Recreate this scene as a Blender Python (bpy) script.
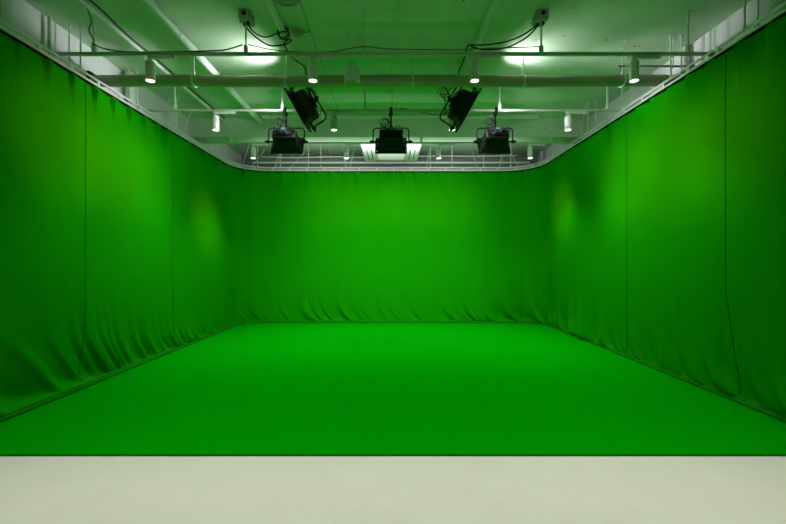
import bpy, bmesh, math, random
import numpy as np
from mathutils import Vector, Matrix
random.seed(7)
for o in list(bpy.data.objects):
    bpy.data.objects.remove(o)
S = bpy.context.scene
COL = S.collection

# ---------------------------------------------------------------- camera, world, exposure
CH = 1.5                                   # camera height
cam = bpy.data.cameras.new('camera'); camo = bpy.data.objects.new('camera', cam); COL.objects.link(camo)
cam.lens = 18.0; cam.sensor_width = 36.0; cam.sensor_fit = 'HORIZONTAL'
cam.shift_x = 2 / 786.0
cam.clip_start = 0.05
camo.location = (0, 0, CH); camo.rotation_euler = (math.radians(90), 0, 0)
S.camera = camo
W = bpy.data.worlds.new('world'); S.world = W; W.use_nodes = True
W.node_tree.nodes['Background'].inputs[0].default_value = (0.9, 1.0, 0.95, 1)
W.node_tree.nodes['Background'].inputs[1].default_value = 0.0
S.view_settings.view_transform = 'Standard'; S.view_settings.look = 'None'
S.view_settings.gamma = 1.0; S.view_settings.use_curve_mapping = False
S.view_settings.exposure = 0.0

FIX_BACK = 14.0        # watts of each lamp aimed at the back curtain
FIX_SIDE = 13.0        # watts of each lamp aimed at a side curtain
FRONT_FILL_W = 34.0          # watts of the unseen strip light added over the front floor
SPOT_W = 91.0          # watts of each track spotlight
CEIL_FILL_W = 28.0           # watts of each added bodiless spot lighting the ceiling by a slanted lamp
REAR_W = 32.0           # watts of the added fill strip behind the beam
AMBER_W = 400.0        # watts of the added amber spots, scaled for each

def area(name, loc, target, sx, sy, watts, color=(1, 1, 1), parent=None, spread=180):
    l = bpy.data.lights.new(name, 'AREA'); l.shape = 'RECTANGLE'; l.size = sx; l.size_y = sy
    l.energy = watts; l.color = color; l.spread = math.radians(spread)
    o = bpy.data.objects.new(name, l); COL.objects.link(o)
    o.location = loc
    o.rotation_euler = (Vector(target) - Vector(loc)).to_track_quat('-Z', 'Y').to_euler()
    return o
def spot(name, loc, target, watts, angle, blend=1.0, color=(1, 1, 1), size=0.05):
    l = bpy.data.lights.new(name, 'SPOT'); l.energy = watts; l.spot_size = math.radians(angle)
    l.spot_blend = blend; l.color = color; l.shadow_soft_size = size
    o = bpy.data.objects.new(name, l); COL.objects.link(o)
    o.location = loc
    o.rotation_euler = (Vector(target) - Vector(loc)).to_track_quat('-Z', 'Y').to_euler()
    return o
# added spots without lamp bodies, brightening ceiling, walls and beam on each side
for sx in (-1, 1):
    spot('added_spill', (sx * 1.74, 5.66, 4.10), (sx * 1.98, 5.52, 4.45), CEIL_FILL_W, 124, 1.0, (1, 1, 1), .05)
    spot('added_spill', (sx * 1.60, 5.98, 4.02), (sx * 4.1, 5.30, 4.17), 92, 42, 1.0, (1, 1, 1), .06)
    spot('added_spill', (sx * 1.60, 6.02, 3.92), (sx * 3.5, 8.0, 4.15), 26, 60, 1.0, (1, 1, 1), .06)
# added strip with no fitting, lighting the beam underside and rear ceiling
area('rear_fill', (0, 8.75, 3.72), (0, 8.85, 4.5), 5.4, .10, REAR_W)
# unseen strip light added above the view to brighten the pale front floor
area('front_fill', (0, 1.5, 4.40), (0, 2.45, 0), 7.4, 0.25, FRONT_FILL_W, (1.0, 0.985, 0.93), spread=58)
# added amber spots with no lamp bodies, each tinting a pool on the curtains
AM = (1.0, 0.13, 0.0)
for src, dst, ang, k in (((-1.5, 4.5, 3.3), (-3.8, 4.6, 2.95), 46, .8), ((-1.5, 5.3, 3.3), (-3.8, 5.4, 2.9), 46, 1.0), ((-1.5, 6.1, 3.3), (-3.8, 6.1, 2.9), 40, .5),
                         ((-1.5, 7.7, 3.2), (-3.75, 8.05, 2.35), 38, 0.9),
                         ((1.4, 4.4, 3.3), (3.66, 4.3, 2.85), 46, .6), ((1.4, 5.3, 3.3), (3.66, 5.2, 2.85), 48, 1.0), ((1.4, 6.1, 3.3), (3.66, 6.1, 2.85), 44, .8),
                         ((1.4, 8.2, 3.2), (3.66, 8.4, 2.65), 36, 0.9),
                         ((-1.5, 6.9, 3.3), (-1.5, 9.9, 2.95), 36, 0.7), ((-.5, 6.9, 3.3), (-.5, 9.9, 2.95), 36, 0.9), ((.5, 6.9, 3.3), (.5, 9.9, 2.95), 36, 0.9), ((1.5, 6.9, 3.3), (1.5, 9.9, 2.95), 36, 0.7)):
    spot('amber_fill', src, dst, AMBER_W * k, ang, 1.0, AM, 0.12)

# ---------------------------------------------------------------- materials
def mat(name, color, rough=0.6, metal=0.0, spec=0.5, noise=0.0, nscale=8.0, bump=0.0, bscale=60.0, emit=None, estr=0.0):
    m = bpy.data.materials.new(name); m.use_nodes = True
    nt = m.node_tree; b = nt.nodes['Principled BSDF']
    b.inputs['Base Color'].default_value = (*color, 1); b.inputs['Roughness'].default_value = rough
    b.inputs['Metallic'].default_value = metal; b.inputs['Specular IOR Level'].default_value = spec
    tc = nt.nodes.new('ShaderNodeTexCoord')
    if noise > 0:
        n = nt.nodes.new('ShaderNodeTexNoise'); n.inputs['Scale'].default_value = nscale; n.inputs['Detail'].default_value = 5
        nt.links.new(tc.outputs['Object'], n.inputs['Vector'])
        mx = nt.nodes.new('ShaderNodeMix'); mx.data_type = 'RGBA'
        mx.inputs[6].default_value = (*[c * (1 - noise) for c in color], 1)
        mx.inputs[7].default_value = (*[min(1, c * (1 + noise)) for c in color], 1)
        nt.links.new(n.outputs['Fac'], mx.inputs[0]); nt.links.new(mx.outputs[2], b.inputs['Base Color'])
    if bump > 0:
        n2 = nt.nodes.new('ShaderNodeTexNoise'); n2.inputs['Scale'].default_value = bscale; n2.inputs['Detail'].default_value = 3
        nt.links.new(tc.outputs['Object'], n2.inputs['Vector'])
        bp = nt.nodes.new('ShaderNodeBump'); bp.inputs['Strength'].default_value = bump; bp.inputs['Distance'].default_value = 0.004
        nt.links.new(n2.outputs['Fac'], bp.inputs['Height']); nt.links.new(bp.outputs['Normal'], b.inputs['Normal'])
    if emit:
        b.inputs['Emission Color'].default_value = (*emit, 1); b.inputs['Emission Strength'].default_value = estr
    return m
M = {}
M['green_cloth'] = mat('green_cloth', (0.0068, 0.30, 0.0012), 0.95, spec=0.0, noise=0.05, nscale=1.2)
M['green_hem'] = mat('green_hem', (0.008, 0.25, 0.003), 0.9, spec=0.05, noise=0.12, nscale=5)
M['green_seam'] = mat('green_seam', (0.003, 0.15, 0.002), 0.9, spec=0.0)
M['green_floor'] = mat('green_floor', (0.001, 0.32, 0.001), 0.9, spec=0.0, noise=0.04, nscale=0.8)
M['wall'] = mat('wall_paint', (0.78, 0.78, 0.80), 0.8, spec=0.2, noise=0.04, nscale=2, bump=0.2, bscale=30)
M['pipe'] = mat('painted_pipe', (0.74, 0.82, 0.75), 0.4, spec=0.4, noise=0.05, nscale=6)
M['lilac'] = mat('grey_wall_paint', (0.36, 0.35, 0.38), 0.8, spec=0.2, noise=0.05, nscale=2)
M['duct'] = mat('duct_paint', (0.42, 0.44, 0.30), 0.55, spec=0.3, noise=0.08, nscale=5)
M['track'] = mat('track_paint', (0.56, 0.60, 0.53), 0.45)
M['rail'] = mat('rail_aluminium', (0.85, 0.86, 0.85), 0.35, spec=0.6, noise=0.04, nscale=9)
M['lamp'] = mat('lamp_white', (0.82, 0.82, 0.80), 0.4, noise=0.03)
M['lens'] = mat('lamp_lens', (1, 1, 1), 0.3, emit=(1, 0.98, 0.93), estr=9.0)
M['black'] = mat('black_metal', (0.004, 0.0045, 0.0045), 0.5, spec=0.2, noise=0.3, nscale=14)
M['dark'] = mat('charcoal_panel', (0.010, 0.013, 0.011), 0.4, spec=0.25, noise=0.15, nscale=10)
M['cable'] = mat('cable_rubber', (0.012, 0.012, 0.013), 0.6)
M['greycable'] = mat('grey_cable', (0.16, 0.17, 0.16), 0.6)
M['diffuser'] = mat('lamp_diffuser', (0.9, 0.9, 0.9), 0.4, emit=(1, 1, 1), estr=6.0)
M['display'] = mat('display', (0.02, 0.10, 0.11), 0.3, emit=(0.10, 0.45, 0.5), estr=0.08)
M['red'] = mat('red_knob', (0.2, 0.02, 0.02), 0.4)
M['header'] = mat('dark_strip', (0.004, 0.012, 0.004), 0.8, spec=.1)
M['boxgrey'] = mat('box_grey', (0.42, 0.46, 0.42), 0.6, noise=0.15, nscale=20)
M['slot'] = mat('vent_shadow', (0.10, 0.11, 0.10), 0.7)
M['ac'] = mat('ac_plastic', (0.84, 0.85, 0.84), 0.4, noise=0.02)

def ceiling_mat():
    m = mat('ceiling_paint', (0.68, 0.75, 0.67), 0.75, spec=0.25)
    nt = m.node_tree; b = nt.nodes['Principled BSDF']
    tc = nt.nodes.new('ShaderNodeTexCoord')
    n = nt.nodes.new('ShaderNodeTexNoise'); n.inputs['Scale'].default_value = 1.7; n.inputs['Detail'].default_value = 6
    nt.links.new(tc.outputs['Object'], n.inputs['Vector'])
    r = nt.nodes.new('ShaderNodeValToRGB'); r.color_ramp.elements[0].color = (0.57, 0.72, 0.55, 1); r.color_ramp.elements[1].color = (0.64, 0.82, 0.62, 1)  # green tint stands in for light bounced up from the green floor
    r.color_ramp.elements[0].position = .35; r.color_ramp.elements[1].position = .65
    nt.links.new(n.outputs['Fac'], r.inputs[0])
    v = nt.nodes.new('ShaderNodeTexVoronoi'); v.inputs['Scale'].default_value = 3.6     # pits in the concrete
    nt.links.new(tc.outputs['Object'], v.inputs['Vector'])
    n3 = nt.nodes.new('ShaderNodeTexNoise'); n3.inputs['Scale'].default_value = 30
    nt.links.new(tc.outputs['Object'], n3.inputs['Vector'])
    ad = nt.nodes.new('ShaderNodeMath'); ad.operation = 'MULTIPLY_ADD'; ad.inputs[1].default_value = 0.06
    nt.links.new(n3.outputs['Fac'], ad.inputs[0]); nt.links.new(v.outputs['Distance'], ad.inputs[2])
    lt = nt.nodes.new('ShaderNodeMath'); lt.operation = 'LESS_THAN'; lt.inputs[1].default_value = 0.088
    nt.links.new(ad.outputs[0], lt.inputs[0])
    mx = nt.nodes.new('ShaderNodeMix'); mx.data_type = 'RGBA'; mx.inputs[7].default_value = (0.16, 0.17, 0.16, 1)
    nt.links.new(r.outputs[0], mx.inputs[6]); nt.links.new(lt.outputs[0], mx.inputs[0])
    nt.links.new(mx.outputs[2], b.inputs['Base Color'])
    return m
M['ceiling'] = ceiling_mat()
def floor_mat():
    m = mat('pale_vinyl', (0.70, 0.69, 0.60), 0.55, spec=0.2, bump=0.15, bscale=90)
    nt = m.node_tree; b = nt.nodes['Principled BSDF']
    tc = nt.nodes.new('ShaderNodeTexCoord')
    n = nt.nodes.new('ShaderNodeTexNoise'); n.inputs['Scale'].default_value = 2.5; n.inputs['Detail'].default_value = 8; n.inputs['Roughness'].default_value = .65
    nt.links.new(tc.outputs['Object'], n.inputs['Vector'])
    r = nt.nodes.new('ShaderNodeValToRGB'); r.color_ramp.elements[0].color = (0.80, 0.78, 0.67, 1); r.color_ramp.elements[1].color = (0.85, 0.83, 0.72, 1)
    r.color_ramp.elements[0].position = .3; r.color_ramp.elements[1].position = .7
    nt.links.new(n.outputs['Fac'], r.inputs[0]); nt.links.new(r.outputs[0], b.inputs['Base Color'])
    return m
M['floor'] = floor_mat()
M['rear'] = mat('rear_absorber', (0.06, 0.06, 0.06), 0.8, spec=0.1, noise=.1)  # unseen rear surfaces made dark to keep white bounce off the ceiling

# ---------------------------------------------------------------- mesh helpers
class MB:
    def __init__(s): s.v = []; s.f = []
    def add(s, vs, fs):
        n = len(s.v); s.v += [tuple(v) for v in vs]; s.f += [tuple(i + n for i in f) for f in fs]; return s
    def box(s, a, b, bev=0.0, mx=None):
        bm = bmesh.new(); bmesh.ops.create_cube(bm, size=1)
        for v in bm.verts:
            v.co = Vector([(a[i] + b[i]) / 2 + v.co[i] * (b[i] - a[i]) for i in range(3)])
        if bev > 0: bmesh.ops.bevel(bm, geom=list(bm.edges), offset=bev, segments=2, affect='EDGES', profile=0.5)
        if mx is not None: bm.transform(mx)
        bm.verts.index_update()
        s.add([v.co[:] for v in bm.verts], [[v.index for v in f.verts] for f in bm.faces]); bm.free(); return s
    def tube(s, pts, r, n=10, closed=False, cap=True):
        P = [Vector(p) for p in pts]; m = len(P)
        T = []
        for i in range(m):
            if closed: t = P[(i + 1) % m] - P[i - 1]
            else: t = P[min(i + 1, m - 1)] - P[max(i - 1, 0)]
            T.append(t.normalized() if t.length > 1e-9 else Vector((0, 0, 1)))
        up = Vector((0, 0, 1)) if abs(T[0].z) < .9 else Vector((1, 0, 0))
        N = (up - T[0] * up.dot(T[0])).normalized(); vs = []
        for i in range(m):
            N = (N - T[i] * N.dot(T[i])).normalized(); B = T[i].cross(N)
            rr = r[i] if isinstance(r, (list, tuple)) else r
            for k in range(n):
                a = 2 * math.pi * k / n
                vs.append(P[i] + (N * math.cos(a) + B * math.sin(a)) * rr)
        fs = []
        for i in range(m if closed else m - 1):
            j = (i + 1) % m
            for k in range(n): fs.append((i * n + k, i * n + (k + 1) % n, j * n + (k + 1) % n, j * n + k))
        if cap and not closed:
            fs.append(tuple(range(n))[::-1]); fs.append(tuple((m - 1) * n + k for k in range(n)))
        return s.add(vs, fs)
    def lathe(s, prof, c=(0, 0, 0), n=24, axis='z'):
        vs = []
        for (r, z) in prof:
            for k in range(n):
                a = 2 * math.pi * k / n; x, y = r * math.cos(a), r * math.sin(a)
                p = {'z': (x, y, z), 'y': (x, z, -y), 'x': (z, x, y)}[axis]
                vs.append((p[0] + c[0], p[1] + c[1], p[2] + c[2]))
        fs = [(i * n + k, i * n + (k + 1) % n, (i + 1) * n + (k + 1) % n, (i + 1) * n + k) for i in range(len(prof) - 1) for k in range(n)]
        fs.append(tuple(range(n))[::-1]); fs.append(tuple((len(prof) - 1) * n + k for k in range(n)))
        return s.add(vs, fs)
    def loft(s, loops):
        n = len(loops[0]); vs = [p for l in loops for p in l]
        fs = [(i * n + k, i * n + (k + 1) % n, (i + 1) * n + (k + 1) % n, (i + 1) * n + k) for i in range(len(loops) - 1) for k in range(n)]
        fs.append(tuple(range(n))[::-1]); fs.append(tuple((len(loops) - 1) * n + k for k in range(n)))
        return s.add(vs, fs)
    def build(s, name, m, parent=None, smooth=False, mx=None):
        me = bpy.data.meshes.new(name); me.from_pydata([tuple(v) for v in s.v], [], s.f); me.validate()
        bm = bmesh.new(); bm.from_mesh(me); bmesh.ops.recalc_face_normals(bm, faces=bm.faces)
        if mx is not None: bm.transform(mx)
        if smooth:
            for f in bm.faces: f.smooth = True
            for e in bm.edges:
                if len(e.link_faces) == 2 and e.calc_face_angle(0) > 0.7: e.smooth = False
        bm.to_mesh(me); bm.free()
        me.materials.append(m)
        o = bpy.data.objects.new(name, me); COL.objects.link(o)
        if parent: o.parent = parent
        return o
def tag(o, label=None, cat=None, group=None, kind=None):
    if label: o['label'] = label
    if cat: o['category'] = cat
    if group: o['group'] = group
    if kind: o['kind'] = kind
    return o
def empty(name, loc, label, cat, group=None, rot=(0, 0, 0)):
    o = bpy.data.objects.new(name, None); COL.objects.link(o); o.location = loc; o.rotation_euler = rot
    o.empty_display_size = 0.1
    return tag(o, label, cat, group)
def copy_thing(root, loc, label):
    r = root.copy(); COL.objects.link(r); r.location = loc; r['label'] = label
    for ch in list(root.children):
        c = ch.copy(); COL.objects.link(c); c.parent = r
        for g in list(ch.children):
            d = g.copy(); COL.objects.link(d); d.parent = c
    return r
def curve(pts, n=8):
    P = [Vector(p) for p in pts]; P = [P[0] * 2 - P[1]] + P + [P[-1] * 2 - P[-2]]; out = []
    for i in range(1, len(P) - 2):
        for k in range(n):
            t = k / n; a, b, c, d = P[i - 1:i + 3]
            out.append(0.5 * ((2 * b) + (c - a) * t + (2 * a - 5 * b + 4 * c - d) * t * t + (3 * b - a - 3 * c + d) * t ** 3))
    out.append(P[-2]); return out

# ---------------------------------------------------------------- room shell
XL, XR, YB, YF, H = -4.14, 4.07, 10.9, -1.6, 4.45
def struct(name, mb, m): return tag(mb.build(name, m), kind='structure')
struct('floor', MB().box((XL, 1.9, -0.1), (XR, YB, 0)), M['floor'])
struct('floor_2', MB().box((XL, YF, -0.1), (XR, 1.9, 0)), M['rear'])
struct('ceiling', MB().box((XL - .15, YF - .15, H), (XR + .15, YB + .15, H + .15)), M['ceiling'])
struct('wall_left', MB().box((XL - .15, YF, -0.1), (XL, YB, H)), M['wall'])
struct('wall_right', MB().box((XR, YF, -0.1), (XR + .15, YB, H)), M['wall'])
struct('wall_back', MB().box((XL - .15, YB, -0.1), (XR + .15, YB + .15, H)), M['lilac'])
struct('wall_front', MB().box((XL - .15, YF - .15, -0.1), (XR + .15, YF, H)), M['rear'])
tag(MB().box((XL, 8.05, 4.06), (XR, 8.45, H), 0.008).build('ceiling_beam', M['ceiling']), 'wide white concrete beam crossing the ceiling behind the hanging studio lamps', 'beam')
struct('trim_1', MB().box((-1.035, YF, H - 0.003), (-1.02, 8.05, H + .001)).box((XL, 4.37, H - 0.003), (XR, 4.385, H + .001)), M['boxgrey'])

# ---------------------------------------------------------------- green floor sheet
def floor_sheet():
    n, mb = 90, MB()
    xs = np.linspace(-3.80, 3.78, n); vs = []
    rng = np.random.RandomState(3)
    jit = np.interp(np.arange(n), np.arange(0, n, 6), rng.uniform(-.006, .006, len(np.arange(0, n, 6))))
    for i, x in enumerate(xs):
        y0 = 3.045 + 0.006 * (x / 3.8) + jit[i]
        vs += [(x, y0 - .004, 0.001), (x, y0, 0.008), (x, y0 + .012, 0.006), (x, 6.4, 0.005), (x, 6.41, 0.0075), (x, 9.85, 0.005), (x, 9.85, 0.001)]
    f = [(i * 7 + k, i * 7 + k + 1, (i + 1) * 7 + k + 1, (i + 1) * 7 + k) for i in range(n - 1) for k in range(6)]
    mb.add(vs, f)
    for e in (0, n - 1): mb.f.append(tuple(e * 7 + k for k in range(7)))
    return mb
fs = floor_sheet().build('floor_sheet', M['green_floor'])
tag(fs, 'flat bright green chroma key sheet covering the studio floor', 'floor sheet')
MB().box((-3.75, 3.032, 0.001), (3.75, 3.050, 0.0095), 0.002).build('edge_tape', M['green_seam'], fs)['label'] = 'dark green front edge'

# ---------------------------------------------------------------- green curtains
TOP = 3.795
def path(xl, xr, D, r, y0):
    pts = []
    for t in np.linspace(0, 1, 420)[:-1]: pts.append((xl, y0 + (D - r - y0) * t))
    for a in np.linspace(0, math.pi / 2, 110)[:-1]: pts.append((xl + r - r * math.cos(a), D - r + r * math.sin(a)))
    for t in np.linspace(0, 1, 430)[:-1]: pts.append((xl + r + (xr - xl - 2 * r) * t, D))
    for a in np.linspace(0, math.pi / 2, 110)[:-1]: pts.append((xr - r + r * math.sin(a), D - r + r * math.cos(a)))
    for t in np.linspace(0, 1, 420): pts.append((xr, D - r - (D - r - y0) * t))
    return np.array(pts)
Y0 = 2.35
PB = path(-3.65, 3.70, 9.66, 0.50, Y0)
PT = path(-3.87, 3.645, 9.98, 0.85, Y0)
def arclen(P): return np.concatenate([[0], np.cumsum(np.hypot(*np.diff(P, axis=0).T))])
def vnoise(x, seed):
    x = np.asarray(x, float); i = np.floor(x).astype(int); f = x - i; f = f * f * (3 - 2 * f)
    tab = np.random.RandomState(seed).uniform(-1, 1, 4096)
    return tab[i % 4096] * (1 - f) + tab[(i + 1) % 4096] * f
nS = len(PB)
zs = np.concatenate([np.linspace(0.0, 0.9, 64)[:-1], np.linspace(0.9, 3.1, 40)[:-1], np.linspace(3.1, TOP, 34)])
SB = arclen(PB)
def normals(P):
    t = np.gradient(P, axis=0); t /= np.linalg.norm(t, axis=1)[:, None]
    return np.stack([t[:, 1], -t[:, 0]], 1)
NB = normals(PB)
L1 = SB[419]; L2 = SB[419 + 109 + 429]; LT = SB[-1]
def folds(s, z):
    """inward offset of the cloth at arc length s and height z"""
    # swooping drag folds above the hem, leaning towards larger s as they fall
    left = np.clip(1 - s / L1, 0, 1); right = np.clip((s - L2) / (LT - L2), 0, 1)
    mid = 1 - np.maximum(np.clip(1 - s / L1, 0, 1) ** .2, np.clip(right, 0, 1) ** .2)
    reach = 0.20 + 0.42 * left ** 1.2 + 0.05 * vnoise(s * .8, 11)
    near = np.exp(-((s - 1.6) / 1.9) ** 2)
    lean = (0.42 + 0.65 * near) * (1 - 0.35 * np.clip(right * 4, 0, 1))
    u = s - lean * np.exp(-z / (0.28 + .35 * near)) + 0.05 * vnoise(z * 3 + s * .5, 5)
    gate = 0.55 + .35 * near + 0.75 * np.clip(vnoise(u * 0.9 + 3, 21) + .25, 0, 1)
    fr = 5.4 - 2.6 * near
    w = 0.62 * vnoise(u * fr, 1) + 0.38 * vnoise(u * fr * 2.1, 2)
    w = np.sign(w) * np.abs(w) ** 0.9
    amp = (0.054 + 0.16 * near) * gate
    backw = np.clip((s - L1) * 2, 0, 1) * np.clip((L2 + .6 - s) * 2, 0, 1)
    amp = amp * (1 - 0.2 * np.clip(right * 5, 0, 1)) * (1 + 1.0 * backw + 2.4 * np.clip(right * 5, 0, 1))
    reach = reach + .14 * backw + .10 * np.clip(right * 5, 0, 1)
    d0 = 0.014 * np.clip(right * 4, 0, 1) * vnoise(s * 11, 41) * np.exp(-z / .9) * np.clip(vnoise(s * 1.3, 42) + .5, 0, 1)
    env = np.exp(-z / (reach * .9)) * (1 - np.exp(-np.maximum(z - .02, 0) / 0.07))
    d = amp * w * env * 1.5 + d0
    # pinches under the hooks at the top
    q = s / 0.34 + .12 * vnoise(s, 9); ph = q - np.floor(q)
    saw = (1 - ph) ** 1.6 * np.clip(ph / .10, 0, 1)
    d = d + 0.17 * (saw - .3) * np.exp(-(TOP - z) / 0.17) * (1 - np.exp(-(TOP - z) / .035)) * (0.75 + .4 * vnoise(q, 8))
    # faint upright undulation
    d = d + 0.004 * vnoise(s * 3.1, 31) * np.clip(z / .6, 0, 1) + 0.010 * vnoise(s * .7 + z * .25, 32)
    # gathers standing in the two corners
    for sc in (L1 + .25, L2 + .30):
        g = np.exp(-((s - sc) / .32) ** 2)
        d = d + g * 0.011 * np.sin(s * 52) * np.exp(-z / 1.3) * (.4 + .6 * vnoise(s * 4, 3) ** 2)
    return d
Sg, Zg = np.meshgrid(SB, zs, indexing='ij')
Dg = folds(Sg, Zg)
tz = (Zg / TOP)[..., None]
base = PB[:, None, :] * (1 - tz) + PT[:, None, :] * tz
pos = base + NB[:, None, :] * Dg[..., None]
def at_s(s, z):
    i = min(max(int(np.searchsorted(SB, s)), 0), nS - 1); t = z / TOP
    b = PB[i] * (1 - t) + PT[i] * t; d = float(folds(np.array([SB[i]]), np.array([z]))[0])
    return b, NB[i], d
def curtain(name, i0, i1, label, seams):
    nz = len(zs); idx = range(i0, i1 + 1); n = len(idx); vs = []
    for i in idx:
        for k in range(nz): vs.append((pos[i, k, 0], pos[i, k, 1], 0.012 + zs[k] * (TOP - .012) / TOP))
    fsx = [(a * nz + k, (a + 1) * nz + k, (a + 1) * nz + k + 1, a * nz + k + 1) for a in range(n - 1) for k in range(nz - 1)]
    mb = MB(); mb.add(vs, fsx)
    o = mb.build(name, M['green_cloth'], smooth=True)
    md = o.modifiers.new('thickness', 'SOLIDIFY'); md.thickness = 0.003; md.offset = 0
    tag(o, label, 'curtain', 'chroma key curtains')
    # hem tube along the floor
    hm = MB(); loops = []
    for i in range(i0, i1 + 1, 3):
        w = 0.006 * float(vnoise(SB[i] * 2.2, 77)); hgt = 0.062 + 0.008 * float(vnoise(SB[i] * 1.5, 78))
        c = PB[i]; nn = NB[i]; lp = []
        for (dn, z) in ((-.008, .010), (.030, .010), (.034, .022), (.026, .045), (.020, .052), (.024, .060), (.016, hgt), (-.008, hgt + .004)):
            lp.append((c[0] + nn[0] * (dn + w), c[1] + nn[1] * (dn + w), z))
        loops.append(lp)
    hm.loft(loops).build('hem', M['green_hem'], o, smooth=True)
    # sewn seams, upright or leaning a little as the cloth is pulled in at the floor
    for ratio0, ratio1 in seams:                 # x/y (bearing from the room's centre line) at the foot and at the top
        lp = []
        for z in np.linspace(0.07, TOP - .04, 80):
            k = int(np.argmin(np.abs(zs - z))); rt = ratio0 + (ratio1 - ratio0) * min(1, z / 1.2)
            b2 = PB[i0:i1 + 1] * (1 - zs[k] / TOP) + PT[i0:i1 + 1] * zs[k] / TOP
            g = b2[:, 0] / b2[:, 1] - rt; c = np.where(g[:-1] * g[1:] <= 0)[0]
            if len(c) == 0: continue
            i = i0 + int(c[0]); fr = g[c[0]] / (g[c[0]] - g[c[0] + 1])
            i = min(max(i, 1), nS - 2); tg = (PB[i + 1] - PB[i - 1]); tg = tg / np.linalg.norm(tg)
            q = pos[i, k] * (1 - fr) + pos[i + 1, k] * fr + NB[i] * .004; zz = 0.012 + zs[k] * (TOP - .012) / TOP
            if lp and abs(lp[-1][0][2] - zz) < 1e-4: continue
            lp.append([(q[0] + tg[0] * a, q[1] + tg[1] * a, zz) for a in (-.0035, .0035)])
        sm = MB(); sm.add([p for l in lp for p in l], [(2 * k, 2 * k + 1, 2 * k + 3, 2 * k + 2) for k in range(len(lp) - 1)])
        so = sm.build('seam', M['green_seam'], o); m2 = so.modifiers.new('t', 'SOLIDIFY'); m2.thickness = .002
    tp = MB(); loops = []  # narrow dark strip along the top edge of the cloth
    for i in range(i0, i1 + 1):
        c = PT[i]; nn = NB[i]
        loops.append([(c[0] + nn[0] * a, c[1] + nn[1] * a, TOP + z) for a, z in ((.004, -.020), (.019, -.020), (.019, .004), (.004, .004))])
    tp.loft(loops).build('top_strip', M['header'], o)['label'] = 'dark strip along the top'
    return o
iL = 419 + 55; iR = 419 + 109 + 429 + 55
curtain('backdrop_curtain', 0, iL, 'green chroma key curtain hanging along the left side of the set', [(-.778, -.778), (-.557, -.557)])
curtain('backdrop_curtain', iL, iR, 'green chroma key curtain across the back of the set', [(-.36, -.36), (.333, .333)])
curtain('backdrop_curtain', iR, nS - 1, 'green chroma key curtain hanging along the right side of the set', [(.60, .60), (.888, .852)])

# ---------------------------------------------------------------- curtain rail
def railpath(dx, z, step=6):
    NT = normals(PT)
    q = PT + NT * dx
    return [(q[i][0], q[i][1], z) for i in list(range(0, nS, step)) + [nS - 1]]
rail = empty('curtain_rail', (0, 9.98, 3.81), 'white double curtain rail running round the three green curtains', 'curtain rail')
rl = Vector((0, -9.98, -3.81)); TR = Matrix.Translation(rl)
def sweep(pathpts, w, h):
    P = [Vector(p) for p in pathpts]; loops = []
    for i, p in enumerate(P):
        t = (P[min(i + 1, len(P) - 1)] - P[max(i - 1, 0)]).normalized(); n = Vector((t.y, -t.x, 0))
        loops.append([tuple(p + n * a + Vector((0, 0, b))) for a, b in ((-w, -h), (w, -h), (w, h), (-w, h))])
    return MB().loft(loops)
MB().tube(railpath(0.0, 3.893), 0.015, 10).build('upper_tube', M['rail'], rail, True, TR)
sweep(railpath(0.0, 3.820), 0.016, 0.011).build('curtain_track', M['rail'], rail, False, TR)
sweep(railpath(-0.06, 3.868), 0.010, 0.006).build('outer_strip', M['rail'], rail, False, TR)
ST = arclen(PT); NTn = normals(PT)
def rail_pt(s):
    i = min(int(np.searchsorted(ST, s)), nS - 1); return Vector((PT[i][0], PT[i][1], 0)), Vector((NTn[i][0], NTn[i][1], 0))
for k in range(50):
    p, n = rail_pt(0.2 + k * 0.44)
    if 0.2 + k * .44 > ST[-1] - .1: break
    a = p + Vector((0, 0, 3.826)); mb = MB()
    t = Vector((-n.y, n.x, 0)); mx = Matrix.Translation(p) @ Matrix((( n.x, t.x, 0, 0), (n.y, t.y, 0, 0), (0, 0, 1, 0), (0, 0, 0, 1)))
    mb.box((-.006, -.02, 3.829), (.006, .02, 3.885), 0, mx).box((-.06, -.012, 3.862), (.0, .012, 3.870), 0, mx)
    mb.build('bracket', M['rail'], rail, False, TR)
def rod(x, y, z0, z1, r=.008, foot=True):
    mb = MB().tube([(x, y, z0), (x, y, z1)], r, 8)
    if foot: mb.lathe([(.022, z1 - .012), (.022, z1)], (x, y, 0), 12).lathe([(.018, z0), (.018, z0 + .035), (.009, z0 + .045)], (x, y, 0), 12)
    return mb.build('hanger_rod', M['pipe'], rail, True, TR)
for (sx, ys) in ((-1, (3.9, 4.90, 6.0, 7.1, 8.85)), (1, (4.05, 5.12, 6.2, 7.27, 8.85))):
    for y in ys:
        xr = (-3.87 if sx < 0 else 3.645)
        rod(xr, y, 3.90, H - .001, .009); rod(xr + sx * .14, y, 3.84, H - .001, .009)
for (xx, yy, x2, y2) in ((-3.87, 7.3, -3.95, 7.75), (3.645, 7.45, 3.75, 7.9), (3.70, 7.75, 3.645, 7.35), (-3.60, 9.55, -3.5, 9.75), (-3.45, 9.80, -3.3, 10.3), (-2.95, 9.98, -2.9, 10.25),
                         (-2.55, 9.98, -2.2, 10.3), (-1.05, 9.98, -.95, 10.25), (0.9, 9.98, 1.0, 10.3), (2.2, 9.98, 2.1, 10.3), (2.75, 9.98, 2.9, 10.2), (3.2, 9.85, 3.05, 10.25)):
    MB().tube([(xx, yy, 3.895), (x2, y2, H - .002)], .008, 8).build('diagonal_brace', M['pipe'], rail, True, TR)
for x in (-3.35, -2.80, -2.10, -1.78, -1.15, 1.0, 1.55, 2.35, 3.0):
    yb = 9.98 if abs(x) < 2.9 else 9.86
    rod(x, yb, 3.885, H - .001, .009)

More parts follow.
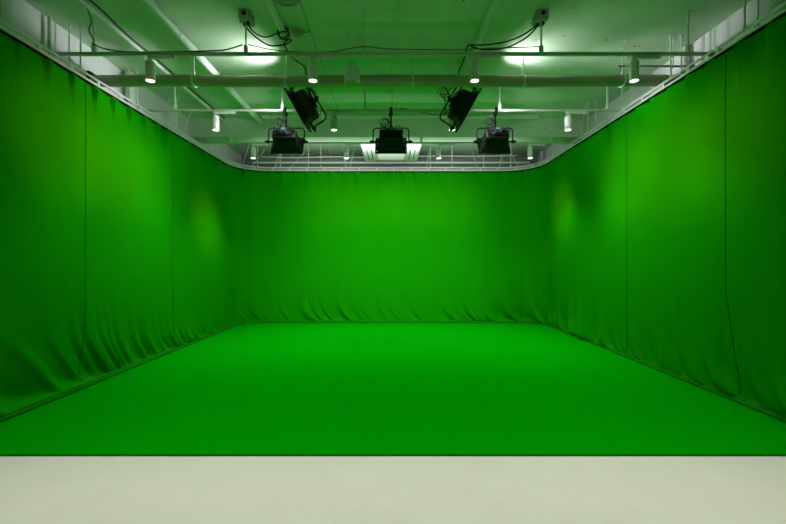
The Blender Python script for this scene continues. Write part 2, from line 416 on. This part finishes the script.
# ---------------------------------------------------------------- conduits behind the back curtain
def pipe_thing(name, pts, r, label, cat, m=None, group=None, clamps=(), n=14, cm=None):
    P = [Vector(p) for p in pts]; c = P[0]
    e = empty(name, c, label, cat, group); T = Matrix.Translation(-c)
    MB().tube(P, r, n).build('tube', m or M['pipe'], e, True, T)
    for (q, d) in clamps:
        q = Vector(q); d = Vector(d).normalized()
        MB().tube([q - d * .012, q + d * .012], r + .006, n).tube([q, (q.x, q.y, H - .001)], .006, 6).box((q.x - .02, q.y - .02, H - .006), (q.x + .02, q.y + .02, H - .0005)).build('clamp', cm or M['pipe'], e, True, T)
    return e
X = (1, 0, 0); Y = (0, 1, 0)
pipe_thing('conduit', curve([(-3.4, 10.30, 4.26), (-2.6, 10.30, 4.235), (-1.6, 10.3, 4.255), (-.7, 10.3, 4.245), (-.72, 10.3, 4.245)][:4] + [(1.0, 10.30, 4.275), (2.3, 10.3, 4.27), (3.3, 10.3, 4.29)]), .020,
           'thin white conduit above the back curtain, upper of the two pipes there', 'pipe', clamps=[((x, 10.3, 4.25), X) for x in (-2.6, -1.6, 1.0, 2.3)])
pipe_thing('conduit', [(-3.6, 10.20, 4.075), (3.6, 10.20, 4.075)], .030,
           'thick white pipe just above the back curtain rail, lower of the two pipes there', 'pipe', clamps=[((x, 10.2, 4.075), X) for x in (-2.9, -1.2, 1.2, 2.9)])

# ---------------------------------------------------------------- long ceiling pipes
pipe_thing('ceiling_pipe', [(-2.66, YF + .02, 4.35), (-2.66, 8.049, 4.35)], .052, 'widest white pipe under the ceiling, running towards the beam on the left', 'pipe',
           group=None, clamps=[((-2.66, y, 4.35), Y) for y in (1.2, 2.9, 4.9, 6.1, 7.2)])
pipe_thing('ceiling_pipe', [(-1.34, YF + .02, 4.36), (-1.34, 8.049, 4.36)], .040, 'white ceiling pipe above the left slanted lamp, with cables looped round it', 'pipe',
           clamps=[((-1.34, y, 4.36), Y) for y in (1.5, 3.2, 4.9, 6.4, 7.4)])
pipe_thing('ceiling_pipe', [(1.14, YF + .02, 4.36), (1.14, 8.049, 4.36)], .036, 'white ceiling pipe above the right slanted lamp', 'pipe',
           clamps=[((1.14, y, 4.36), Y) for y in (1.5, 3.2, 4.95, 6.4, 7.4)])
pipe_thing('ceiling_conduit', [(-3.42, YF + .02, 4.385), (-3.42, 8.049, 4.385)], .026, 'thin white conduit on the ceiling nearest the left wall, beside a black cable', 'pipe',
           clamps=[((-3.42, y, 4.385), Y) for y in (1.4, 2.8, 4.4, 5.9, 7.3)])
pipe_thing('cross_pipe', [(-2.55, 7.80, 4.375), (2.92, 7.80, 4.375)], .036, 'pale pipe lying under the ceiling along the front of the beam', 'pipe',
           clamps=[((x, 7.8, 4.375), X) for x in (-2.3, -.7, .5, 2.3)])
pipe_thing('wall_pipe', [(XL + .06, 4.70, .05), (XL + .06, 4.70, H - .02)], .022, 'upright white pipe on the left wall above the curtain, nearest the camera', 'pipe')
pipe_thing('wall_pipe', [(XL + .10, 6.08, .05), (XL + .10, 6.08, H - .02)], .06, 'wide upright white pipe on the left wall behind the round duct', 'pipe')
pipe_thing('wall_pipe', [(XR - .07, 5.35, .05), (XR - .07, 5.35, H - .02)], .045, 'upright white pipe on the right wall beside the end of the round duct', 'pipe')
pipe_thing('wall_pipe', [(XR - .12, 3.98, .05), (XR - .12, 3.98, H - .02)], .09, 'wide upright pipe on the right wall at the top right corner of the view', 'pipe')
pipe_thing('stub_pipe', [(3.02, 5.22, 4.10), (XR - .01, 5.22, 4.10)], .014, 'short thin grey pipe over the right end of the round duct', 'pipe', M['boxgrey'], clamps=[((3.75, 5.22, 4.10), X), ((3.12, 5.22, 4.10), X)])
pipe_thing('wall_pipe', [(XR - .08, 10.4, .05), (XR - .08, 10.4, H - .02)], .05, 'upright pipe in the far right corner behind the curtains', 'pipe')

# spiral duct
duct = empty('air_duct', (XL, 5.43, 4.0), 'long round air duct crossing under the ceiling behind the nearest light track', 'duct')
TD = Matrix.Translation(Vector((-XL, -5.43, -4.0)))
dl = []; n = 200
for i in range(n + 1):
    x = XL + .005 + (XR - XL - .01) * i / n
    sag = 0.006 * math.sin((x + 4) * 1.9)
    dl.append(((x, 5.43, 4.0 + sag), 0.076 + (0.0022 if i % 4 == 0 else 0)))
MB().tube([p for p, r in dl], [r for p, r in dl], 24).build('duct_body', M['duct'], duct, True, TD)
for x in (-2.72, -1.45, .3, 1.83, 3.2):
    MB().tube([(x - .012, 5.43, 4.0), (x + .012, 5.43, 4.0)], .084, 20).tube([(x, 5.43, 4.07), (x, 5.43, H - .001)], .007, 8).box((x - .03, 5.40, H - .008), (x + .03, 5.46, H - .0005)).lathe([(.014, 4.085), (.014, 4.13)], (x, 5.43, 0), 10).build('duct_hanger', M['pipe'], duct, True, TD)
MB().box((XL + .001, 5.33, 3.90), (XL + .05, 5.53, 4.10), .01).build('wall_flange', M['dark'], duct, False, TD)
MB().box((XR - .05, 5.33, 3.90), (XR - .001, 5.53, 4.10), .01).build('wall_flange', M['pipe'], duct, False, TD)

# thin pipe with drop rods just beyond the duct
pipe_thing('rigging_pipe', [(-2.5, 6.36, 4.34), (-1.45, 6.36, 4.34)], .022, 'short white pipe above the middle light track, left of the slanted lamps', 'pipe')
pipe_thing('rigging_pipe', [(1.50, 6.36, 4.34), (3.05, 6.36, 4.34)], .022, 'short white pipe above the middle light track, right of the slanted lamps', 'pipe')

# ---------------------------------------------------------------- light tracks and spotlights
TZ = 3.95
TYS = (4.63, 6.36, 8.09)
RN = ('nearest', 'middle', 'farthest')
HX = ((-3.5, -1.71, -.32, 1.77, 3.5), (-3.5, -1.76, -.42, 1.76, 3.5), (-3.3, -1.9, .62, 1.9, 3.3))
for r, y in enumerate(TYS):
    x0, x1 = (-3.98, 3.95)
    e = empty('light_track', (0, y, TZ), RN[r] + ' of the three white lighting tracks crossing under the ceiling', 'light track')
    T = Matrix.Translation(Vector((0, -y, -TZ)))
    MB().box((x0, y - .018, TZ - .018), (x1, y + .018, TZ + .018), .003).build('track_bar', M['track'], e, False, T)
    for x in HX[r]:
        top = 4.059 if r == 2 else H - .001
        MB().tube([(x, y, TZ + .015), (x, y, top)], .010 if r != 1 else .016, 8).lathe([(.026, TZ + .01), (.026, TZ + .09), (.018, TZ + .10)], (x, y, 0), 12).box((x - .035, y - .025, top - .008), (x + .035, y + .025, top)).build('hanger_rod', M['pipe'], e, True, T)
SX = (-2.835, -.92, .985, 2.865)
PN = ('leftmost', 'second from left', 'third from left', 'rightmost')
def make_spot(loc, label):
    e = empty('track_spotlight', loc, label, 'spotlight', 'white track spotlights')
    MB().box((-.028, -.020, -.062), (.028, .020, -.0185), .004).box((.028, -.018, -.056), (.30, .018, -.0185), .004).build('adapter', M['lamp'], e)
    MB().tube([(0, 0, -.06), (0, 0, -.095)], .009, 8).box((-.010, -.035, -.135), (.010, -.028, -.07), .002).box((-.010, .028, -.135), (.010, .035, -.07), .002).box((-.010, -.035, -.078), (.010, .035, -.070), .002).build('bracket', M['lamp'], e)
    MB().lathe([(.026, -.082), (.046, -.090), (.052, -.100), (.052, -.310), (.049, -.318), (.046, -.318), (.044, -.300), (.040, -.298)], n=28).build('lamp_body', M['lamp'], e, True)
    ln = MB().lathe([(.001, -.302), (.043, -.302), (.043, -.3075), (.038, -.3085), (.001, -.309)], n=24).build('lens', M['lens'], e, True); ln['label'] = 'glowing white lens'
    return e
proto = None
for r, y in enumerate(TYS):
    for k, x in enumerate(SX):
        lab = 'white cylindrical spotlight on the %s ceiling track, %s of its four' % (RN[r], PN[k])
        if proto is None: proto = make_spot((x, y, TZ), lab)
        else: copy_thing(proto, (x, y, TZ), lab)
        spot('spot_beam', (x, y, TZ - .325), (x, y, 0), SPOT_W * (.8, 1.1, 1.75)[r], 96, 1.0, (1, .985, .95), .04)

# ---------------------------------------------------------------- studio lamps
def studio_lamp(loc, label, body_rot, yoke_rot, target_z, watts, scale=1.0, xoff=0.0, yoff=0.0, deep=1.0):
    """loc = pivot; +Y of the body frame is the light's direction"""
    e = empty('studio_lamp', loc, label, 'studio light', 'black hanging studio lamps')
    R = body_rot.to_4x4() @ Matrix.Diagonal((scale, scale * deep, scale, 1))
    RY = yoke_rot.to_4x4() @ Matrix.Scale(scale, 4)
    def ring(w, h, y, c=0.02): return [(-w, y, -h + c), (-w + c, y, -h), (w - c, y, -h), (w, y, -h + c), (w, y, h - c), (w - c, y, h), (-w + c, y, h), (-w, y, h - c)]
    # housing: narrow rear box flaring to the front
    MB().loft([ring(.175, .075, -.20), ring(.20, .095, -.19), ring(.205, .10, -.06), ring(.20, .098, -.05)]).build('rear_housing', M['black'], e, False, R)
    mb = MB()
    for k in range(11):                                   # cooling fins on the back
        x = -.16 + k * .032; mb.box((x - .004, -.222, -.065), (x + .004, -.195, .065))
    mb.build('cooling_fins', M['black'], e, False, R)
    MB().loft([ring(.200, .100, -.052), ring(.262, .148, .085)]).build('reflector_shell', M['dark'], e, False, R)['label'] = 'dark grey flared shell'
    for x in (-.12, 0, .12): MB().loft([[(x - .004, -.05, -.108), (x + .004, -.05, -.108), (x + .004, -.05, -.098), (x - .004, -.05, -.098)], [(x * 1.25 - .004, .083, -.156), (x * 1.25 + .004, .083, -.156), (x * 1.25 + .004, .083, -.144), (x * 1.25 - .004, .083, -.144)]]).build('shell_rib', M['black'], e, False, R)
    mb = MB()
    mb.box((-.282, .080, .150), (.282, .120, .176), .004).box((-.282, .080, -.176), (.282, .120, -.150), .004).box((-.282, .080, -.150), (-.256, .120, .150), .004).box((.256, .080, -.150), (.282, .120, .150), .004)
    mb.build('front_frame', M['black'], e, False, R)
    MB().box((-.240, .088, -.128), (.240, .100, .128)).build('diffuser', M['diffuser'], e, False, R)['label'] = 'lit white diffuser'
    # control box with display
    cb = MB().box((-.065, -.275, -.055), (.065, -.200, .060), .008).build('control_box', M['black'], e, False, R)
    MB().box((-.035, -.279, .012), (.035, -.274, .045)).build('display', M['display'], cb, False, R)['label'] = 'small glowing teal display'
    MB().lathe([(.010, -.292), (.012, -.274)], (.04, 0, -.03), 12, 'y').build('knob', M['red'], cb, False, R)['label'] = 'red knob'
    mb = MB().tube(curve([(-.12, -.24, -.02), (-.07, -.27, -.075), (.0, -.275, -.085), (.07, -.27, -.075), (.12, -.24, -.02)]), .006, 6)
    mb.tube([(-.12, -.24, -.02), (-.12, -.20, -.01)], .006, 6).tube([(.12, -.24, -.02), (.12, -.20, -.01)], .006, 6)
    mb.build('rear_handle', M['black'], e, True, R)
    # yoke
    w = .315; hh = .235
    pts = [(-w, 0, -.03), (-w, 0, hh - .05), (-w + .015, 0, hh - .015), (-w + .05, 0, hh), (w - .05, 0, hh), (w - .015, 0, hh - .015), (w, 0, hh - .05), (w, 0, -.03)]
    MB().tube(pts, .011, 8).build('yoke', M['black'], e, True, RY)
    for sx in (-1, 1):
        MB().lathe([(.03, 0), (.03, .02), (.018, .03), (.018, .06)] if sx > 0 else [(.03, 0), (.03, -.02), (.018, -.03), (.018, -.06)], (sx * .318, 0, 0), 14, 'x').lathe([(.014, 0), (.014, sx * -.10)], (sx * .318, 0, 0), 12, 'x').build('pivot_knob', M['black'], e, True, RY)
    # stirrup up to the pipe
    top = RY @ Vector((0, 0, hh)); pz = target_z - loc[2]
    tp = Vector((xoff, yoff, pz))
    mb = MB().tube([top, (top.x * .6 + tp.x * .4, top.y * .6 + tp.y * .4, top.z + .03), (tp.x, tp.y, pz - .06)], .014, 10)
    mb.lathe([(.03, -.035), (.03, .035)], tuple(top), 12)
    mb.build('hanging_stud', M['black'], e, True)
    mb = MB().box((tp.x - .028, tp.y - .034, pz - .075), (tp.x + .028, tp.y + .034, pz - .028), .006)
    mb.box((tp.x - .020, tp.y - .050, pz - .05), (tp.x + .020, tp.y - .026, pz + .04), .004).box((tp.x - .020, tp.y + .026, pz - .05), (tp.x + .020, tp.y + .050, pz + .02), .004)
    mb.tube([(tp.x, tp.y - .09, pz - .01), (tp.x, tp.y - .04, pz - .01)], .007, 6).box((tp.x - .03, tp.y - .096, pz - .018), (tp.x + .03, tp.y - .086, pz - .002), .002)
    mb.build('clamp', M['black'], e)
    # safety cable / power cord loops
    a = RY @ Vector((-.16, -.02, hh - .02)); rr = Matrix.Identity(3)
    mb = MB()
    for q in range(3):
        c = Vector((top.x - .05 - .03 * q, top.y - .03 - .02 * q, top.z + .04 + .02 * q)); pts = []
        for k in range(17):
            an = 2 * math.pi * k / 16; pts.append(c + Vector((math.cos(an) * (.05 + .012 * q), .02 * math.sin(an * 2 + q), math.sin(an) * (.075 - .01 * q))))
        mb.tube(pts, .006, 6)
    mb.tube(curve([R @ Vector((-.1, -.24, .03)), R @ Vector((-.17, -.28, .10)), a, (top.x - .05, top.y - .03, top.z + .08), (tp.x - .03, tp.y - .03, pz - .08)]), .007, 6)
    mb.tube(curve([R @ Vector((.05, -.25, .03)), R @ Vector((.12, -.29, .08)), R @ Vector((.20, -.24, .02)), R @ Vector((.21, -.2, -.02))]), .006, 6)
    mb.build('power_cord', M['cable'], e, True)
    # the lamp itself
    l = bpy.data.lights.new('lamp_light', 'AREA'); l.shape = 'RECTANGLE'; l.size = .50 * scale; l.size_y = .29 * scale; l.energy = watts; l.color = (1, 1, 1); l.spread = math.radians(92 if watts == FIX_BACK else 102)
    lo = bpy.data.objects.new('lamp_light', l); COL.objects.link(lo); lo.parent = e
    q = R @ Vector((0, .125, 0)); f = (body_rot @ Vector((0, 1, 0)))
    lo.matrix_local = Matrix.Translation(q) @ (body_rot @ Matrix.Rotation(math.radians(90), 3, 'X')).to_4x4()
    return e
Rx = lambda d: Matrix.Rotation(math.radians(d), 3, 'X')
for x, lab, tx in ((-1.70, 'black rectangular studio lamp facing the back curtain, leftmost of the middle-track row', 0), (0.0, 'black rectangular studio lamp in front of the ceiling air conditioner', 0), (1.69, 'black rectangular studio lamp facing the back curtain, rightmost of the middle-track row', 0)):
    studio_lamp((x, 6.40, 3.46), lab, Rx(-28), Rx(2), TZ + .0, FIX_BACK, 0.92, 0, -.04)
def frame(xa, fwd):
    xa = Vector(xa).normalized(); f = Vector(fwd); f = (f - xa * f.dot(xa)).normalized(); z = xa.cross(f)
    return Matrix((xa, f, z)).transposed()
for sx, lab in ((-1, 'black studio lamp slanting down towards the left curtain'), (1, 'black studio lamp slanting down towards the right curtain')):
    B = frame((-sx * .49, -.05, -.87), (sx * .87, .04, -.49))
    if sx > 0: B = frame((sx * .49, .05, .87), (sx * .87, .04, -.49))
    back = B @ Vector((0, -1, 0)); back = (back + Vector((0, -.1, .25))).normalized()
    xa = B @ Vector((1, 0, 0)); zz = (back - xa * back.dot(xa)).normalized(); yy = zz.cross(xa)
    YK = Matrix((xa, yy, zz)).transposed()
    cx = -1.34 if sx < 0 else 1.10
    px = -1.34 if sx < 0 else 1.14
    studio_lamp((cx, 5.95, 3.83), lab, B, YK, 4.36, FIX_SIDE, 1.08, px - cx, .10, .72)

# ---------------------------------------------------------------- ceiling air conditioner
ac = empty('air_conditioner', (0, 9.4, 4.05), 'square white ceiling air conditioner between the beam and the back curtain', 'air conditioner')
T = Matrix.Translation(Vector((0, -9.4, -4.05)))
y0, y1 = 8.66, 10.12
def sq(w, ya, yb, z): return [(-w, ya, z), (w, ya, z), (w, yb, z), (-w, yb, z)]
MB().loft([sq(.62, y0 + .06, y1 - .06, H - .001), sq(.62, y0 + .06, y1 - .06, 4.12)]).build('casing', M['ac'], ac, False, T)
MB().loft([sq(.66, y0, y1, 4.125), sq(.67, y0 - .01, y1 + .01, 4.10), sq(.62, y0 + .05, y1 - .05, 4.065)]).build('fascia', M['ac'], ac, False, T)
mb = MB().box((-.34, y0 + .32, 4.045), (.34, y1 - .32, 4.066), .006)
g = mb.build('grille', M['ac'], ac, False, T)
mb = MB()
for k in range(16):
    yy = y0 + .36 + k * .049; mb.box((-.31, yy, 4.040), (.31, yy + .012, 4.046))
mb.build('grille_slats', M['ac'], g, False, T)
for (a, b) in (((-.56, y0 + .30, 4.060), (-.44, y1 - .30, 4.066)), ((.44, y0 + .30, 4.060), (.56, y1 - .30, 4.066)), ((-.36, y0 + .12, 4.060), (.36, y0 + .22, 4.066)), ((-.36, y1 - .22, 4.060), (.36, y1 - .12, 4.066))):
    o = MB().box(a, b).build('air_slot', M['slot'], ac, False, T)
    xs, ys = (a[0] + .015, b[0] - .03), (a[1] + .015, b[1] - .015)
    MB().box((a[0] + .02, a[1] + .02, 4.052), (b[0] - .02, b[1] - .02, 4.058), .003).build('louvre', M['ac'], o, False, T)

# ---------------------------------------------------------------- pendant, detectors, boxes
pe = empty('pendant_speaker', (-.51, 5.15, H), 'white cylinder hanging on a thin rod in front of the round duct', 'pendant')
MB().tube([(0, 0, -.38), (0, 0, -.001)], .006, 8).lathe([(.03, -.012), (.03, -.001)]).build('rod', M['pipe'], pe, True)
MB().lathe([(.02, -.36), (.055, -.37), (.060, -.40), (.095, -.42), (.102, -.44), (.102, -.585), (.097, -.598), (.085, -.600)], n=32).build('body', M['lamp'], pe, True)
MB().lathe([(.082, -.596), (.082, -.604), (.02, -.608), (.001, -.608)], n=28).build('grille', M['duct'], pe, True)
d = empty('ceiling_speaker', (-1.17, 4.37, H), 'large round flush ceiling fitting at the top edge of the view', 'ceiling fitting')
MB().lathe([(.155, -.001), (.155, -.012), (.145, -.022), (.120, -.026), (.115, -.014), (.03, -.014), (.001, -.014)], n=40).build('rim', M['boxgrey'], d, True)
MB().lathe([(.10, -.013), (.095, -.024), (.04, -.030), (.001, -.031)], n=32).build('cone', M['boxgrey'], d, True)
d = empty('smoke_detector', (-1.19, 5.02, H), 'small round smoke detector on the ceiling beside the looped cables', 'smoke detector')
MB().lathe([(.075, -.001), (.075, -.018), (.068, -.022)], n=28).build('base', M['duct'], d, True)
MB().lathe([(.058, -.021), (.058, -.045), (.045, -.060), (.001, -.064)], n=28).build('head', M['boxgrey'], d, True)
MB().tube(curve([(.07, 0, -.01), (.11, .01, -.012), (.16, -.02, -.008)]), .005, 6).build('wire', M['greycable'], d, True)
for x, lab in ((-1.71, 'grey junction box on the ceiling left of the looped cables'), (1.77, 'grey junction box on the ceiling right of the middle, feeding drooping cables')):
    b = empty('junction_box', (x, 4.66, H), lab, 'junction box')
    MB().box((-.07, -.085, -.115), (.07, .085, -.001), .012).build('box_body', M['boxgrey'], b)
    MB().box((-.052, -.090, -.095), (.052, -.083, -.02), .004).build('cover_plate', M['track'], b)
    MB().lathe([(.024, -.104), (.024, -.0905)], (0, 0, -.055), 14, 'y').build('socket', M['dark'], b)
    MB().lathe([(.016, -.15), (.020, -.113)], (.02, -.02, 0), 10).lathe([(.016, -.14), (.020, -.113)], (-.03, .02, 0), 10).build('cable_gland', M['cable'], b)
hk = empty('ceiling_hook', (1.95, 5.85, H), 'thin wire hook hanging from the ceiling left of the thin grey stub pipe', 'hook')
MB().tube(curve([(0, 0, -.001), (0, 0, -.10), (.0, 0, -.2)]), .005, 6).lathe([(.012, -.225), (.014, -.20)], n=10).lathe([(.02, -.01), (.02, -.001)], n=10).build('wire', M['boxgrey'], hk, True)

# ---------------------------------------------------------------- loose cables
def cable(name, pts, r, label, m=None):
    o = MB().tube(curve(pts, 10), r, 7).build(name, m or M['cable'], None, True); return tag(o, label, 'cable')
zt = TZ + .026
cable('track_cable', [(-3.5, 4.60, 4.06), (-3.35, 4.61, 4.0), (-3.1, 4.63, zt), (-2.6, 4.63, zt), (-2.2, 4.63, zt + .01), (-1.95, 4.63, 4.0), (-1.74, 4.605, 4.045)], .008, 'black cable lying on the nearest track, left part')
cable('track_cable', [(-1.68, 4.605, 4.05), (-1.4, 4.63, 4.0), (-1.1, 4.63, zt), (-.7, 4.63, zt), (-.34, 4.60, 4.02), (0, 4.63, 4.01), (.8, 4.63, 4.0), (1.0, 4.63, 4.01), (1.73, 4.60, 4.02)], .006, 'thin dark cable strung along the top of the nearest track in the middle', M['greycable'])
cable('conduit_cable', [(-3.385, 0.5, 4.425), (-3.38, 2.5, 4.425), (-3.385, 4.0, 4.428), (-3.355, 4.5, 4.42), (-3.39, 5.1, 4.418), (-3.38, 5.8, 4.425), (-3.385, 8.0, 4.425)], .010, 'black cable fixed along the leftmost ceiling conduit')
cable('hanging_cable', [(-3.45, 4.42, 4.43), (-3.47, 4.55, 4.3), (-3.52, 4.58, 4.2), (-3.47, 4.60, 4.08)], .008, 'short grey cable dropping to the left end of the nearest track', M['greycable'])
cable('power_cable', [(-1.69, 4.64, 4.305), (-1.62, 4.66, 4.22), (-1.50, 4.70, 4.19), (-1.38, 4.76, 4.27), (-1.33, 4.8, 4.312), (-1.28, 4.84, 4.34), (-1.27, 4.86, 4.40)], .008, 'black cable sagging from the left junction box to the ceiling pipe, upper one')
cable('power_cable', [(-1.74, 4.68, 4.305), (-1.6, 4.68, 4.17), (-1.45, 4.7, 4.09), (-1.30, 4.74, 4.12), (-1.24, 4.85, 4.22), (-1.27, 4.95, 4.305), (-1.36, 5.0, 4.28), (-1.3, 5.1, 4.18), (-1.22, 5.2, 4.14), (-1.16, 5.30, 4.125), (-1.18, 5.43, 4.125), (-1.2, 5.62, 4.08), (-1.24, 5.85, 4.10), (-1.30, 6.0, 4.24)], .009, 'black cable sagging lowest from the left junction box and down to the slanted lamp')
pts = []
for k in range(34):
    a = k / 33 * 2 * math.pi * 2.5; pts.append((-1.34 + .065 * math.cos(a), 4.84 + .1 * k / 33, 4.345 + .066 * math.sin(a)))
cable('cable_coil', pts, .008, 'black cable wound in loops round the left ceiling pipe')
cable('power_cable', [(1.75, 4.64, 4.305), (1.62, 4.68, 4.18), (1.4, 4.72, 4.08), (1.15, 4.76, 4.07), (.98, 4.80, 4.13)], .009, 'black cable drooping from the right junction box, lower one')
cable('power_cable', [(1.72, 4.68, 4.305), (1.55, 4.70, 4.2), (1.35, 4.74, 4.15), (1.12, 4.78, 4.14), (.97, 4.81, 4.16)], .009, 'black cable drooping from the right junction box, upper one')
cable('power_cable', [(.99, 4.79, 4.14), (.93, 4.77, 4.12), (.90, 4.8, 4.0), (.90, 5.1, 4.02), (.93, 5.28, 4.11), (.94, 5.43, 4.13), (.95, 5.6, 4.08), (1.0, 5.9, 4.13), (1.08, 6.0, 4.25)], .009, 'black cable running down behind the track to the right slanted lamp')
cable('power_cable', [(.02, 6.40, 3.99), (.25, 6.42, 4.00), (.5, 6.44, 3.96), (.7, 6.45, 3.92), (.9, 6.45, 3.93), (1.1, 6.3, 4.0), (1.12, 6.1, 4.15)], .006, 'thin black cable sagging from the central lamp towards the right slanted lamp')
cable('ceiling_cable', [(.0, 5.9, 4.445), (.02, 7.0, 4.446), (0.0, 8.0, 4.445)], .004, 'thin wire along the middle of the ceiling', M['greycable'])
